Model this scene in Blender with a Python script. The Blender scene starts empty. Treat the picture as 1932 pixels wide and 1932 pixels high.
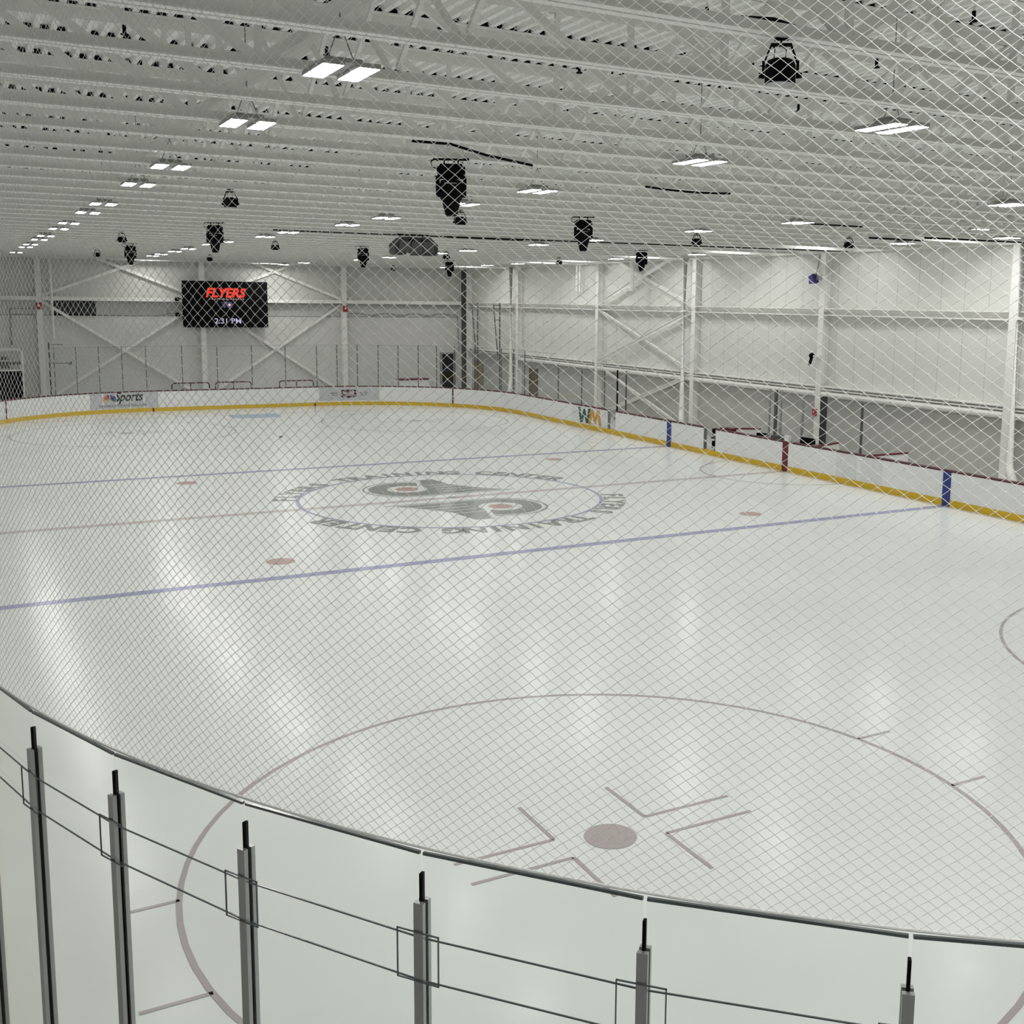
import bpy, math, random
from mathutils import Vector, Matrix
random.seed(7)
C = bpy.context.scene.collection
PI = math.pi

# ------------------------------------------------------------------ camera
FX, CX, CY = 2091.838, 1112.36, 869.17
CAM = Vector((-12.76321, -31.16313, 5.97025))
YAW, PITCH, ROLL = 0.51369, -0.14189, 0.01346
fw = Vector((math.sin(YAW)*math.cos(PITCH), math.cos(YAW)*math.cos(PITCH), math.sin(PITCH)))
rt = Vector((math.cos(YAW), -math.sin(YAW), 0)); up = rt.cross(fw)
r2 = math.cos(ROLL)*rt + math.sin(ROLL)*up
u2 = -math.sin(ROLL)*rt + math.cos(ROLL)*up
cd = bpy.data.cameras.new('camera'); cam = bpy.data.objects.new('camera', cd); C.objects.link(cam)
cam.matrix_world = Matrix(((r2.x, u2.x, -fw.x, CAM.x), (r2.y, u2.y, -fw.y, CAM.y), (r2.z, u2.z, -fw.z, CAM.z), (0, 0, 0, 1)))
cd.sensor_width = 36.0; cd.lens = FX/1932*36.0
cd.shift_x = (966-CX)/1932; cd.shift_y = (CY-966)/1932
cd.clip_start = 0.05; cd.clip_end = 300
bpy.context.scene.camera = cam

# ------------------------------------------------------------------ world, exposure
w = bpy.data.worlds.new('world'); bpy.context.scene.world = w; w.use_nodes = True
w.node_tree.nodes['Background'].inputs[0].default_value = (0.8, 0.85, 0.9, 1)
w.node_tree.nodes['Background'].inputs[1].default_value = 0.02
vs = bpy.context.scene.view_settings
vs.view_transform = 'Standard'; vs.look = 'None'; vs.exposure = 0.0; vs.gamma = 1.0; vs.use_curve_mapping = False
LAMP_STRENGTH = 88.0
bpy.context.scene.cycles.diffuse_bounces = 6
bpy.context.scene.cycles.max_bounces = 8
bpy.context.scene.cycles.transparent_max_bounces = 12
bpy.context.scene.cycles.glossy_bounces = 2

# ------------------------------------------------------------------ materials
def mat(name, col, rough=0.5, metal=0.0, var=0.06, scale=3.0, bump=0.0, spec=0.5, emit=None, es=0.0):
    m = bpy.data.materials.new(name); m.use_nodes = True
    nt = m.node_tree; b = nt.nodes['Principled BSDF']
    b.inputs['Roughness'].default_value = rough; b.inputs['Metallic'].default_value = metal
    b.inputs['Specular IOR Level'].default_value = spec
    tc = nt.nodes.new('ShaderNodeTexCoord'); n = nt.nodes.new('ShaderNodeTexNoise')
    n.inputs['Scale'].default_value = scale; n.inputs['Detail'].default_value = 4
    nt.links.new(tc.outputs['Object'], n.inputs['Vector'])
    r = nt.nodes.new('ShaderNodeValToRGB')
    r.color_ramp.elements[0].position = 0.3; r.color_ramp.elements[1].position = 0.7
    r.color_ramp.elements[0].color = tuple(max(0, c*(1-var)) for c in col)+(1,)
    r.color_ramp.elements[1].color = tuple(min(1, c*(1+var)) for c in col)+(1,)
    nt.links.new(n.outputs['Fac'], r.inputs['Fac']); nt.links.new(r.outputs['Color'], b.inputs['Base Color'])
    if bump:
        bp = nt.nodes.new('ShaderNodeBump'); bp.inputs['Strength'].default_value = bump; bp.inputs['Distance'].default_value = 0.02
        nt.links.new(n.outputs['Fac'], bp.inputs['Height']); nt.links.new(bp.outputs['Normal'], b.inputs['Normal'])
    if emit:
        b.inputs['Emission Color'].default_value = emit+(1,); b.inputs['Emission Strength'].default_value = es
    return m

def wall_mat(name, col, axis, pitch, seam=0.012, dark=0.55):
    """painted insulated panels with narrow vertical seams every `pitch` metres"""
    m = mat(name, col, 0.55, var=0.025, scale=1.3)
    nt = m.node_tree; b = nt.nodes['Principled BSDF']
    src = b.inputs['Base Color'].links[0].from_socket
    tc = nt.nodes.new('ShaderNodeTexCoord'); sp = nt.nodes.new('ShaderNodeSeparateXYZ')
    nt.links.new(tc.outputs['Object'], sp.inputs[0])
    md = nt.nodes.new('ShaderNodeMath'); md.operation = 'PINGPONG'; md.inputs[1].default_value = pitch/2
    nt.links.new(sp.outputs[axis], md.inputs[0])
    lt = nt.nodes.new('ShaderNodeMath'); lt.operation = 'LESS_THAN'; lt.inputs[1].default_value = seam
    nt.links.new(md.outputs[0], lt.inputs[0])
    mx = nt.nodes.new('ShaderNodeMix'); mx.data_type = 'RGBA'
    nt.links.new(lt.outputs[0], mx.inputs['Factor']); nt.links.new(src, mx.inputs[6])
    mx.inputs[7].default_value = tuple(c*dark for c in col)+(1,)
    nt.links.new(mx.outputs[2], b.inputs['Base Color'])
    return m

def emis(name, col, s):
    m = bpy.data.materials.new(name); m.use_nodes = True; nt = m.node_tree
    nt.nodes.remove(nt.nodes['Principled BSDF']); e = nt.nodes.new('ShaderNodeEmission')
    e.inputs[0].default_value = col+(1,); e.inputs[1].default_value = s
    nt.links.new(e.outputs[0], nt.nodes['Material Output'].inputs[0])
    return m

def glass_mat(name, tint=(0.972, 0.982, 0.977)):
    m = bpy.data.materials.new(name); m.use_nodes = True; nt = m.node_tree
    nt.nodes.remove(nt.nodes['Principled BSDF'])
    t = nt.nodes.new('ShaderNodeBsdfTransparent'); t.inputs[0].default_value = tint+(1,)
    g = nt.nodes.new('ShaderNodeBsdfGlossy'); g.inputs['Roughness'].default_value = 0.03
    lw = nt.nodes.new('ShaderNodeLayerWeight'); pw = nt.nodes.new('ShaderNodeMath'); pw.operation = 'POWER'; pw.inputs[1].default_value = 5.0
    nt.links.new(lw.outputs['Facing'], pw.inputs[0])
    f = nt.nodes.new('ShaderNodeMapRange'); f.inputs['To Min'].default_value = 0.02; f.inputs['To Max'].default_value = 0.4
    nt.links.new(pw.outputs[0], f.inputs['Value'])
    mx = nt.nodes.new('ShaderNodeMixShader')
    nt.links.new(f.outputs[0], mx.inputs[0]); nt.links.new(t.outputs[0], mx.inputs[1]); nt.links.new(g.outputs[0], mx.inputs[2])
    nt.links.new(mx.outputs[0], nt.nodes['Material Output'].inputs[0])
    return m

ICE = (0.80, 0.825, 0.815)
def ice_mat(name, col, var=0.03):
    m = mat(name, col, 0.2, var=var, scale=0.35, spec=0.16)
    nt = m.node_tree; b = nt.nodes['Principled BSDF']
    b.inputs['IOR'].default_value = 1.31
    tc = nt.nodes.new('ShaderNodeTexCoord'); n = nt.nodes.new('ShaderNodeTexNoise')
    n.inputs['Scale'].default_value = 2.2; n.inputs['Detail'].default_value = 5
    nt.links.new(tc.outputs['Object'], n.inputs['Vector'])
    mr = nt.nodes.new('ShaderNodeMapRange'); mr.inputs['To Min'].default_value = 0.13; mr.inputs['To Max'].default_value = 0.27
    nt.links.new(n.outputs['Fac'], mr.inputs['Value']); nt.links.new(mr.outputs[0], b.inputs['Roughness'])
    bp = nt.nodes.new('ShaderNodeBump'); bp.inputs['Strength'].default_value = 0.05; bp.inputs['Distance'].default_value = 0.02
    nt.links.new(n.outputs['Fac'], bp.inputs['Height']); nt.links.new(bp.outputs['Normal'], b.inputs['Normal'])
    return m

M = {}
M['ice'] = ice_mat('ice', ICE)
M['ice_blue'] = ice_mat('ice_blue', (0.36, 0.37, 0.56))
M['ice_red'] = ice_mat('ice_red', (0.60, 0.52, 0.52))
M['ice_spot'] = ice_mat('ice_spot', (0.54, 0.38, 0.38))
M['ice_thin'] = ice_mat('ice_thin_red', (0.46, 0.41, 0.41))
M['ice_crease'] = ice_mat('ice_crease', (0.33, 0.47, 0.62))
M['ice_grey'] = ice_mat('ice_grey', (0.27, 0.285, 0.27), 0.08)
M['ice_orange'] = ice_mat('ice_orange', (0.48, 0.31, 0.29))
M['ice_white'] = ice_mat('ice_white', (0.74, 0.76, 0.75))
M['concrete'] = mat('concrete', (0.50, 0.50, 0.49), 0.8, var=0.12)
M['wall_far'] = wall_mat('wall_far_panel', (0.60, 0.60, 0.575), 0, 1.05, 0.012, 0.7)
M['wall_far_low'] = mat('wall_far_low', (0.64, 0.64, 0.62), 0.6, var=0.03)
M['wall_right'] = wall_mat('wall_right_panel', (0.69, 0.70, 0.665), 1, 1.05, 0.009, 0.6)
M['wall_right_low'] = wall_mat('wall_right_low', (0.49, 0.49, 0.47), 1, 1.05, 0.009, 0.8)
M['wall_plain'] = mat('wall_plain', (0.70, 0.70, 0.69), 0.6)
M['steel'] = mat('white_steel', (0.84, 0.84, 0.81), 0.45, var=0.04, scale=2)
M['joist'] = mat('joist_paint', (0.83, 0.83, 0.805), 0.5, var=0.04, scale=2)
M['deck'] = mat('deck_paint', (0.91, 0.91, 0.89), 0.5, var=0.03, scale=1)
M['black'] = mat('black', (0.004, 0.004, 0.0045), 0.9, var=0.2, spec=0.12)
M['black_gloss'] = mat('black_gloss', (0.004, 0.004, 0.0045), 0.8, var=0.2, spec=0.12)
M['charcoal'] = mat('charcoal', (0.035, 0.038, 0.038), 0.6, var=0.2)
M['darkgrey'] = mat('darkgrey', (0.09, 0.09, 0.09), 0.6)
M['grey'] = mat('grey', (0.25, 0.26, 0.26), 0.5)
M['alu'] = mat('alu', (0.42, 0.43, 0.43), 0.35, 0.6)
M['alu_dark'] = mat('alu_dark', (0.14, 0.145, 0.15), 0.4, 0.4)
M['board'] = mat('board_white', (0.80, 0.81, 0.80), 0.3, var=0.025, scale=4)
M['kick'] = mat('kick_yellow', (0.68, 0.44, 0.006), 0.35, var=0.05)
M['cap'] = mat('cap_maroon', (0.075, 0.007, 0.013), 0.4)
M['red'] = mat('board_red', (0.135, 0.010, 0.02), 0.35)
M['blue'] = mat('board_blue', (0.012, 0.035, 0.22), 0.35)
M['ad'] = mat('ad_sheet', (0.52, 0.53, 0.56), 0.4, var=0.06, scale=6)
M['ad_dim'] = mat('ad_patch', (0.71, 0.72, 0.73), 0.4, var=0.05, scale=6)
M['redtube'] = mat('redtube', (0.09, 0.007, 0.013), 0.4)
M['alarm'] = mat('alarm_red', (0.35, 0.01, 0.02), 0.4)
M['tan'] = mat('tan_door', (0.33, 0.27, 0.15), 0.5)
M['brown'] = mat('brown_door', (0.12, 0.095, 0.06), 0.5)
M['twine'] = mat('net_twine', (0.82, 0.83, 0.82), 0.6, var=0.05, scale=20)
M['lamp'] = emis('lamp_lens', (1.0, 0.995, 0.96), LAMP_STRENGTH); M['lamp'].cycles.emission_sampling = 'FRONT'
M['housing'] = mat('lamp_housing', (0.35, 0.35, 0.34), 0.5)
M['lens'] = mat('stage_lens', (0.36, 0.36, 0.39), 0.3)
M['glass'] = glass_mat('rink_glass')
M['glass_edge'] = mat('glass_edge', (0.10, 0.12, 0.12), 0.2)
M['white_plastic'] = mat('white_plastic', (0.72, 0.72, 0.7), 0.4)
M['led_red'] = emis('led_red', (1.0, 0.055, 0.03), 0.95)
M['led_white'] = emis('led_white', (0.72, 0.70, 1.0), 0.7)
M['led_dim'] = emis('led_dim', (0.30, 0.30, 0.62), 0.25)
M['led_pink'] = emis('led_pink', (1.0, 0.62, 0.55), 0.9)
INK = dict(black=(0.012, 0.012, 0.014), grey=(0.16, 0.16, 0.17), green=(0.015, 0.10, 0.05), amber=(0.62, 0.30, 0.025),
           maroon=(0.09, 0.012, 0.018), white=(0.75, 0.74, 0.74), yellow=(0.62, 0.45, 0.12), orange=(0.55, 0.17, 0.06),
           red=(0.32, 0.03, 0.05), violet=(0.05, 0.04, 0.2), navy=(0.02, 0.05, 0.24), teal=(0.02, 0.2, 0.13))
for k, c in INK.items(): M['ink_'+k] = mat('ink_'+k, c, 0.45)

# ------------------------------------------------------------------ mesh helpers
class MB:
    def __init__(s): s.v = []; s.f = []; s.sm = False
    def add(s, vs, fs):
        n = len(s.v); s.v.extend(tuple(v) for v in vs); s.f.extend(tuple(i+n for i in f) for f in fs); return s
    def box(s, x0, x1, y0, y1, z0, z1):
        return s.add([(x0,y0,z0),(x1,y0,z0),(x1,y1,z0),(x0,y1,z0),(x0,y0,z1),(x1,y0,z1),(x1,y1,z1),(x0,y1,z1)],
              [(3,2,1,0),(4,5,6,7),(0,1,5,4),(1,2,6,5),(2,3,7,6),(3,0,4,7)])
    def bar(s, p, q, wd, th, up=(0,0,1)):
        """rectangular bar from p to q: wd across in the plane of `up`, th the other way"""
        p, q = Vector(p), Vector(q); d = (q-p).normalized(); up = Vector(up)
        a = d.cross(up)
        if a.length < 1e-4: a = d.cross(Vector((1,0,0)))
        a.normalize(); b = a.cross(d).normalized()
        a *= th/2; b *= wd/2
        return s.add([p-a-b,p+a-b,p+a+b,p-a+b,q-a-b,q+a-b,q+a+b,q-a+b],
              [(0,1,2,3),(7,6,5,4),(0,4,5,1),(1,5,6,2),(2,6,7,3),(3,7,4,0)])
    def tube(s, pts, r, n=8, cap=True):
        pts = [Vector(p) for p in pts]; rings = []
        for i, p in enumerate(pts):
            d = (pts[min(i+1,len(pts)-1)]-pts[max(i-1,0)]).normalized()
            a = d.cross(Vector((0,0,1)))
            if a.length < 1e-3: a = d.cross(Vector((0,1,0)))
            a.normalize(); b = d.cross(a)
            rings.append([p+r*(math.cos(t)*a+math.sin(t)*b) for t in [2*PI*k/n for k in range(n)]])
        v = [x for rg in rings for x in rg]; f = []
        for i in range(len(pts)-1):
            for k in range(n): f.append((i*n+k, i*n+(k+1)%n, (i+1)*n+(k+1)%n, (i+1)*n+k))
        if cap: f += [tuple(range(n-1,-1,-1)), tuple(range((len(pts)-1)*n, len(pts)*n))]
        return s.add(v, f)
    def lathe(s, prof, n=20, ox=0, oy=0, sx=1, sy=1):
        """prof: (r, z) pairs top to bottom, closed with caps"""
        v = []; f = []
        for r, z in prof:
            for k in range(n): v.append((ox+sx*r*math.cos(2*PI*k/n), oy+sy*r*math.sin(2*PI*k/n), z))
        for i in range(len(prof)-1):
            for k in range(n): f.append((i*n+k, (i+1)*n+k, (i+1)*n+(k+1)%n, i*n+(k+1)%n))
        f += [tuple(range(n)), tuple(range(len(prof)*n-1, (len(prof)-1)*n-1, -1))]
        return s.add(v, f)
    def prism(s, poly, axis, a0, a1):
        """poly in the two other axes, extruded along axis ('x','y','z')"""
        n = len(poly); mk = {'x': lambda a,p: (a,p[0],p[1]), 'y': lambda a,p: (p[0],a,p[1]), 'z': lambda a,p: (p[0],p[1],a)}[axis]
        v = [mk(a0,p) for p in poly]+[mk(a1,p) for p in poly]
        f = [(i,(i+1)%n,n+(i+1)%n,n+i) for i in range(n)]+[tuple(range(n-1,-1,-1)), tuple(range(n,2*n))]
        return s.add(v, f)
    def xf(s, fn): s.v = [tuple(fn(*p)) for p in s.v]; return s
    def build(s, name, m, parent=None, world=False):
        me = bpy.data.meshes.new(name); me.from_pydata(s.v, [], s.f); me.update()
        me.materials.append(m); o = bpy.data.objects.new(name, me); C.objects.link(o)
        if s.sm:
            for p in me.polygons: p.use_smooth = True
        if parent is not None:
            o.parent = parent
            if world: o.location = -_wloc(parent)
        return o

def _wloc(o):
    v = Vector(o.location); p = o.parent
    while p is not None: v = v+Vector(p.location); p = p.parent
    return v

def tag(o, label=None, cat=None, group=None, kind=None):
    if label: o['label'] = label
    if cat: o['category'] = cat
    if group: o['group'] = group
    if kind: o['kind'] = kind
    return o
def thing(name, loc, label, cat, group=None, rz=0, kind=None):
    o = bpy.data.objects.new(name, None); C.objects.link(o); o.location = loc; o.rotation_euler = (0,0,rz)
    o.empty_display_size = 0.1
    return tag(o, label, cat, group, kind)
def copy_tree(src, parent=None):
    c = src.copy(); C.objects.link(c)
    if parent is not None: c.parent = parent
    for ch in list(src.children): copy_tree(ch, c)
    return c
ORD = ['first','second','third','fourth','fifth','sixth','seventh','eighth','ninth','tenth','eleventh','twelfth','thirteenth',
       'fourteenth','fifteenth','sixteenth','seventeenth','eighteenth','nineteenth','twentieth']
def ordinal(i):   # 0-based
    if i < 20: return ORD[i]
    t = {20:'twenty',30:'thirty',40:'forty'}[(i+1)//10*10]
    r = (i+1) % 10
    return t+'-'+ORD[r-1] if r else {20:'twentieth',30:'thirtieth',40:'fortieth'}[i+1]

def text_mb(s, size=1.0, bold=0.0, shear=0.0, thick=0.0, width=None):
    """text outline as a flat (or thick) mesh in x/y, centred on the origin"""
    cu = bpy.data.curves.new('tmp', 'FONT'); cu.body = s; cu.size = size; cu.offset = bold; cu.extrude = thick/2
    cu.align_x = 'CENTER'; cu.align_y = 'CENTER'; cu.resolution_u = 3
    o = bpy.data.objects.new('tmp', cu); C.objects.link(o)
    dg = bpy.context.evaluated_depsgraph_get(); dg.update()
    me = o.evaluated_get(dg).to_mesh()
    b = MB(); b.add([(v.co.x+shear*v.co.y, v.co.y, v.co.z) for v in me.vertices], [tuple(p.vertices) for p in me.polygons])
    o.evaluated_get(dg).to_mesh_clear(); bpy.data.objects.remove(o); bpy.data.curves.remove(cu)
    if b.v:
        x0, x1 = min(v[0] for v in b.v), max(v[0] for v in b.v); y0, y1 = min(v[1] for v in b.v), max(v[1] for v in b.v)
        k = (width/(x1-x0)) if width else 1.0
        b.xf(lambda x, y, z: ((x-(x0+x1)/2)*k, y-(y0+y1)/2, z))
    return b

# ================================================================== SETTING
XW, YW = 17.0, 38.8          # right wall, far wall
ZD = 9.45                    # underside of the roof deck
X0, Y0, RR = 12.95, 30.48, 8.53   # rink half width, half length, corner radius

def struct(o, name=None, label=None, cat=None):
    o['kind'] = 'structure'
    if label: o['label'] = label
    if cat: o['category'] = cat
    return o

def ring(off, n=24):
    """rounded-rectangle outline of the rink offset by off (counter-clockwise from the right side, bottom)"""
    pts = []; r = RR+off
    for cx, cy, a0 in ((X0-RR, -(Y0-RR), -PI/2), (X0-RR, Y0-RR, 0), (-(X0-RR), Y0-RR, PI/2), (-(X0-RR), -(Y0-RR), PI)):
        for k in range(n+1):
            a = a0+PI/2*k/n; pts.append((cx+r*math.cos(a), cy+r*math.sin(a)))
    return pts

struct(MB().box(-XW-0.2, XW+0.2, -YW-0.2, YW+0.2, -0.25, -0.02).build('floor', M['concrete']), label='grey concrete floor around the rink')
ice = MB(); rg = ring(0.02); ice.add([(x,y,0) for x,y in rg], [tuple(range(len(rg)))])
ice.add([(x,y,-0.02) for x,y in rg], [tuple(range(len(rg)-1,-1,-1))])
ice_o = ice.build('floor_ice', M['ice']); struct(ice_o, label='pale ice sheet of the hockey rink')

struct(MB().box(-XW-0.2, XW+0.2, YW, YW+0.2, 4.85, ZD+0.4).build('wall_far', M['wall_far']), label='far end wall of white vertical panels')
MB().box(-XW, XW, YW-0.03, YW+0.1, -0.02, 4.85).build('lower_wall', M['wall_far_low'], bpy.data.objects['wall_far'])
MB().box(-XW, XW, YW-0.045, YW-0.02, 4.83, 4.87).build('joint_flashing', M['grey'], bpy.data.objects['wall_far'])
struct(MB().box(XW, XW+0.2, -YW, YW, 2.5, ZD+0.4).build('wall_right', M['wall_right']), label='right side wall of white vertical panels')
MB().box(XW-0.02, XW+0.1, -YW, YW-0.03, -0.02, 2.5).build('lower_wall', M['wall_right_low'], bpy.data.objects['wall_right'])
struct(MB().box(-XW-0.2, -XW, -YW, YW, -0.02, ZD+0.4).build('wall_left', M['wall_plain']), label='left side wall')
struct(MB().box(-XW-0.2, XW+0.2, -YW-0.2, -YW, -0.02, ZD+0.4).build('wall_near', M['wall_plain']), label='near end wall behind the camera')

# ribbed roof deck, ribs running along the hall
dk = MB(); P_ = 0.203; n = int(2*XW/P_)
prof = []
for i in range(n+1):
    x = -XW+i*P_
    prof += [(x, ZD), (x+0.075, ZD), (x+0.095, ZD+0.07), (x+0.183, ZD+0.07)]
prof = [(min(x, XW), z) for x, z in prof]
ys = [-YW+2*YW*k/6 for k in range(7)]
for y in ys: dk.v += [(x, y, z) for x, z in prof]
m_ = len(prof)
for k in range(6):
    for i in range(m_-1): dk.f.append((k*m_+i, k*m_+i+1, (k+1)*m_+i+1, (k+1)*m_+i))
dk.box(-XW-0.2, XW+0.2, -YW-0.2, YW+0.2, ZD+0.35, ZD+0.45)
struct(dk.build('ceiling', M['deck']), label='white ribbed steel roof deck')

# ------------------------------------------------------------------ ice markings (parts of the ice sheet)
def mark(mb, name, m, label=None):
    o = mb.build(name, M[m], ice_o)
    if label: o['label'] = label
    return o
ZM = 0.004
def flat_rect(x0, x1, y0, y1, z=ZM): return MB().add([(x0,y0,z),(x1,y0,z),(x1,y1,z),(x0,y1,z)], [(0,1,2,3)])
def flat_ring(cx, cy, r0, r1, a0=0, a1=2*PI, n=72, z=ZM, mb=None):
    mb = mb or MB(); v = []; f = []
    for k in range(n+1):
        a = a0+(a1-a0)*k/n; v += [(cx+r0*math.cos(a), cy+r0*math.sin(a), z), (cx+r1*math.cos(a), cy+r1*math.sin(a), z)]
    for k in range(n): f.append((2*k, 2*k+1, 2*k+3, 2*k+2))
    return mb.add(v, f)
def flat_disc(cx, cy, r, z=ZM, n=40, mb=None):
    mb = mb or MB(); return mb.add([(cx+r*math.cos(2*PI*k/n), cy+r*math.sin(2*PI*k/n), z) for k in range(n)], [tuple(range(n))])
def flat_poly(poly, z=ZM, mb=None):
    mb = mb or MB(); return mb.add([(x,y,z) for x,y in poly], [tuple(range(len(poly)))])
mark(flat_rect(-X0, X0, -0.15, 0.15), 'red_line', 'ice_red', 'pale red centre line')
for y in (7.62, -7.62): mark(flat_rect(-X0, X0, y-0.15, y+0.15), 'blue_line', 'ice_blue')
for s in (1, -1):
    xg = X0-RR+math.sqrt(RR*RR-(27.13-(Y0-RR))**2)
    mark(flat_rect(-xg, xg, s*27.13-0.025, s*27.13+0.025), 'goal_line', 'ice_thin')
    for sx in (1, -1):
        mb = MB(); mb.bar((sx*3.35, s*27.15, ZM-0.001), (sx*4.27, s*Y0, ZM-0.001), 0.002, 0.05); mark(mb, 'trapezoid_line', 'ice_thin')
    pts = [(-1.22, s*27.13), (-1.22, s*25.77)]+[(1.83*math.cos(PI-(PI)*k/20)*0.667, s*(25.77-0.5*math.sin(PI*k/20))) for k in range(21)]+[(1.22, s*25.77), (1.22, s*27.13)]
    if s > 0: pts = pts[::-1]
    mark(flat_poly(pts[::-1] if s < 0 else pts), 'goal_crease', 'ice_crease', 'pale blue goal crease')
    for sx in (1, -1):
        cx, cy = sx*6.71, s*21.03
        mb = flat_ring(cx, cy, 4.545, 4.605)
        for hx in (1, -1):
            for hy in (1, -1):   # hash marks outside the circle
                yy = cy+hy*0.85; x_ = math.sqrt(4.57**2-0.85**2)
                xa, xb = sorted((cx+hx*x_, cx+hx*(x_+0.6)))
                mb.add([(xa,yy-0.025,ZM),(xb,yy-0.025,ZM),(xb,yy+0.025,ZM),(xa,yy+0.025,ZM)], [(0,1,2,3)])
                xa, xb = sorted((cx+hx*0.6, cx+hx*1.8))   # the L marks beside the spot
                yy = cy+hy*0.23
                mb.add([(xa,yy-0.025,ZM),(xb,yy-0.025,ZM),(xb,yy+0.025,ZM),(xa,yy+0.025,ZM)], [(0,1,2,3)])
                xx = cx+hx*0.6; ya, yb = sorted((cy+hy*0.23, cy+hy*1.13))
                mb.add([(xx-0.025,ya,ZM),(xx+0.025,ya,ZM),(xx+0.025,yb,ZM),(xx-0.025,yb,ZM)], [(0,1,2,3)])
        mark(mb, 'faceoff_circle', 'ice_thin'); mark(flat_disc(cx, cy, 0.3), 'faceoff_spot', 'ice_thin')
    for sx in (1, -1): mark(flat_disc(sx*6.71, s*6.1, 0.32), 'faceoff_spot', 'ice_spot')
mark(flat_ring(X0, 0, 3.02, 3.08, PI/2, 3*PI/2, 40), 'referee_crease', 'ice_thin')
mark(flat_ring(0, 0, 4.52, 4.62, n=96, z=ZM+0.001), 'centre_circle', 'ice_blue')
mark(flat_disc(0, 0, 0.15, z=ZM+0.002), 'faceoff_spot', 'ice_grey')

def winged_emblem(rot):
    """flying letter P with four swept feathers, a white ring and an orange spot"""
    c, s = math.cos(rot), math.sin(rot)
    def T(poly): return [(c*(x+0.72)-s*(y-1.98), s*(x+0.72)+c*(y-1.98)) for x, y in poly]
    body = MB(); n = 40
    flat_poly(T([(1.22*math.cos(2*PI*k/n), 1.22*math.sin(2*PI*k/n)) for k in range(n)]), ZM+0.001, body)
    wing = [(0, 1.22), (-2.78, 1.22), (-2.30, 0.82), (-2.42, 0.82), (-1.98, 0.40), (-2.10, 0.40), (-1.72, -0.02), (-1.82, -0.02),
            (-1.50, -0.46), (-1.60, -0.46), (-1.44, -1.52), (-0.90, -1.52), (-0.55, -0.25), (0, 0)]
    flat_poly(T(wing), ZM+0.0015, body)
    o = mark(body, 'winged_emblem', 'ice_grey', 'grey winged emblem %s the red centre line' % ('in front of' if rot == 0 else 'beyond'))
    (dx, dy), = T([(0, 0)])
    flat_ring(dx, dy, 0.36, 0.64, z=ZM+0.003).build('ring', M['ice_white'], o)
    flat_disc(dx, dy, 0.36, z=ZM+0.003).build('spot', M['ice_orange'], o)
    sep = MB()
    for x0_, x1_, y_ in ((-2.40, -0.72, 0.82), (-2.08, -0.80, 0.40), (-1.80, -0.80, -0.02), (-1.58, -0.72, -0.46)):
        flat_poly(T([(x0_, y_-0.03), (x1_, y_-0.03), (x1_, y_+0.03), (x0_, y_+0.03)]), ZM+0.0022, sep)
    flat_poly(T([(-0.62, -0.16), (-0.98, -1.55), (-0.84, -1.55), (-0.48, -0.30)]), ZM+0.0022, sep)
    sep.build('feather_line', M['ice_white'], o)
    v = []
    for k in range(31):
        a = PI/2-(PI+0.55)*k/30; v += [(1.34*math.cos(a), 1.34*math.sin(a)), (1.40*math.cos(a), 1.40*math.sin(a))]
    ol = MB().add([(*p, ZM+0.001) for p in T(v)], [(2*k, 2*k+1, 2*k+3, 2*k+2) for k in range(30)])
    flat_poly(T([(0, 1.40), (-3.1, 1.40), (-2.95, 1.34), (0, 1.34)]), ZM+0.001, ol)
    ol.build('outline', M['ice_grey'], o)
winged_emblem(0); winged_emblem(PI)

def ring_text(s, a0, a1):
    mb = MB(); N = len(s)
    for i, ch in enumerate(s):
        if ch == ' ': continue
        a = math.radians(a0+(a1-a0)*(i+0.5)/N)
        t = text_mb(ch, 0.90, bold=0.035); R = 4.98
        rot = a-PI/2; c, sn = math.cos(rot), math.sin(rot)
        t.xf(lambda x, y, z: (R*math.cos(a)+c*x*0.95-sn*y, R*math.sin(a)+sn*x*0.95+c*y, ZM+0.001))
        mb.add(t.v, t.f)
    return mb
mark(ring_text('FLYERS TRAINING CENTER', 163, 19), 'ring_lettering', 'ice_grey')
mark(ring_text('FLYERS TRAINING CENTER', -17, -161), 'ring_lettering', 'ice_grey')

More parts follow.
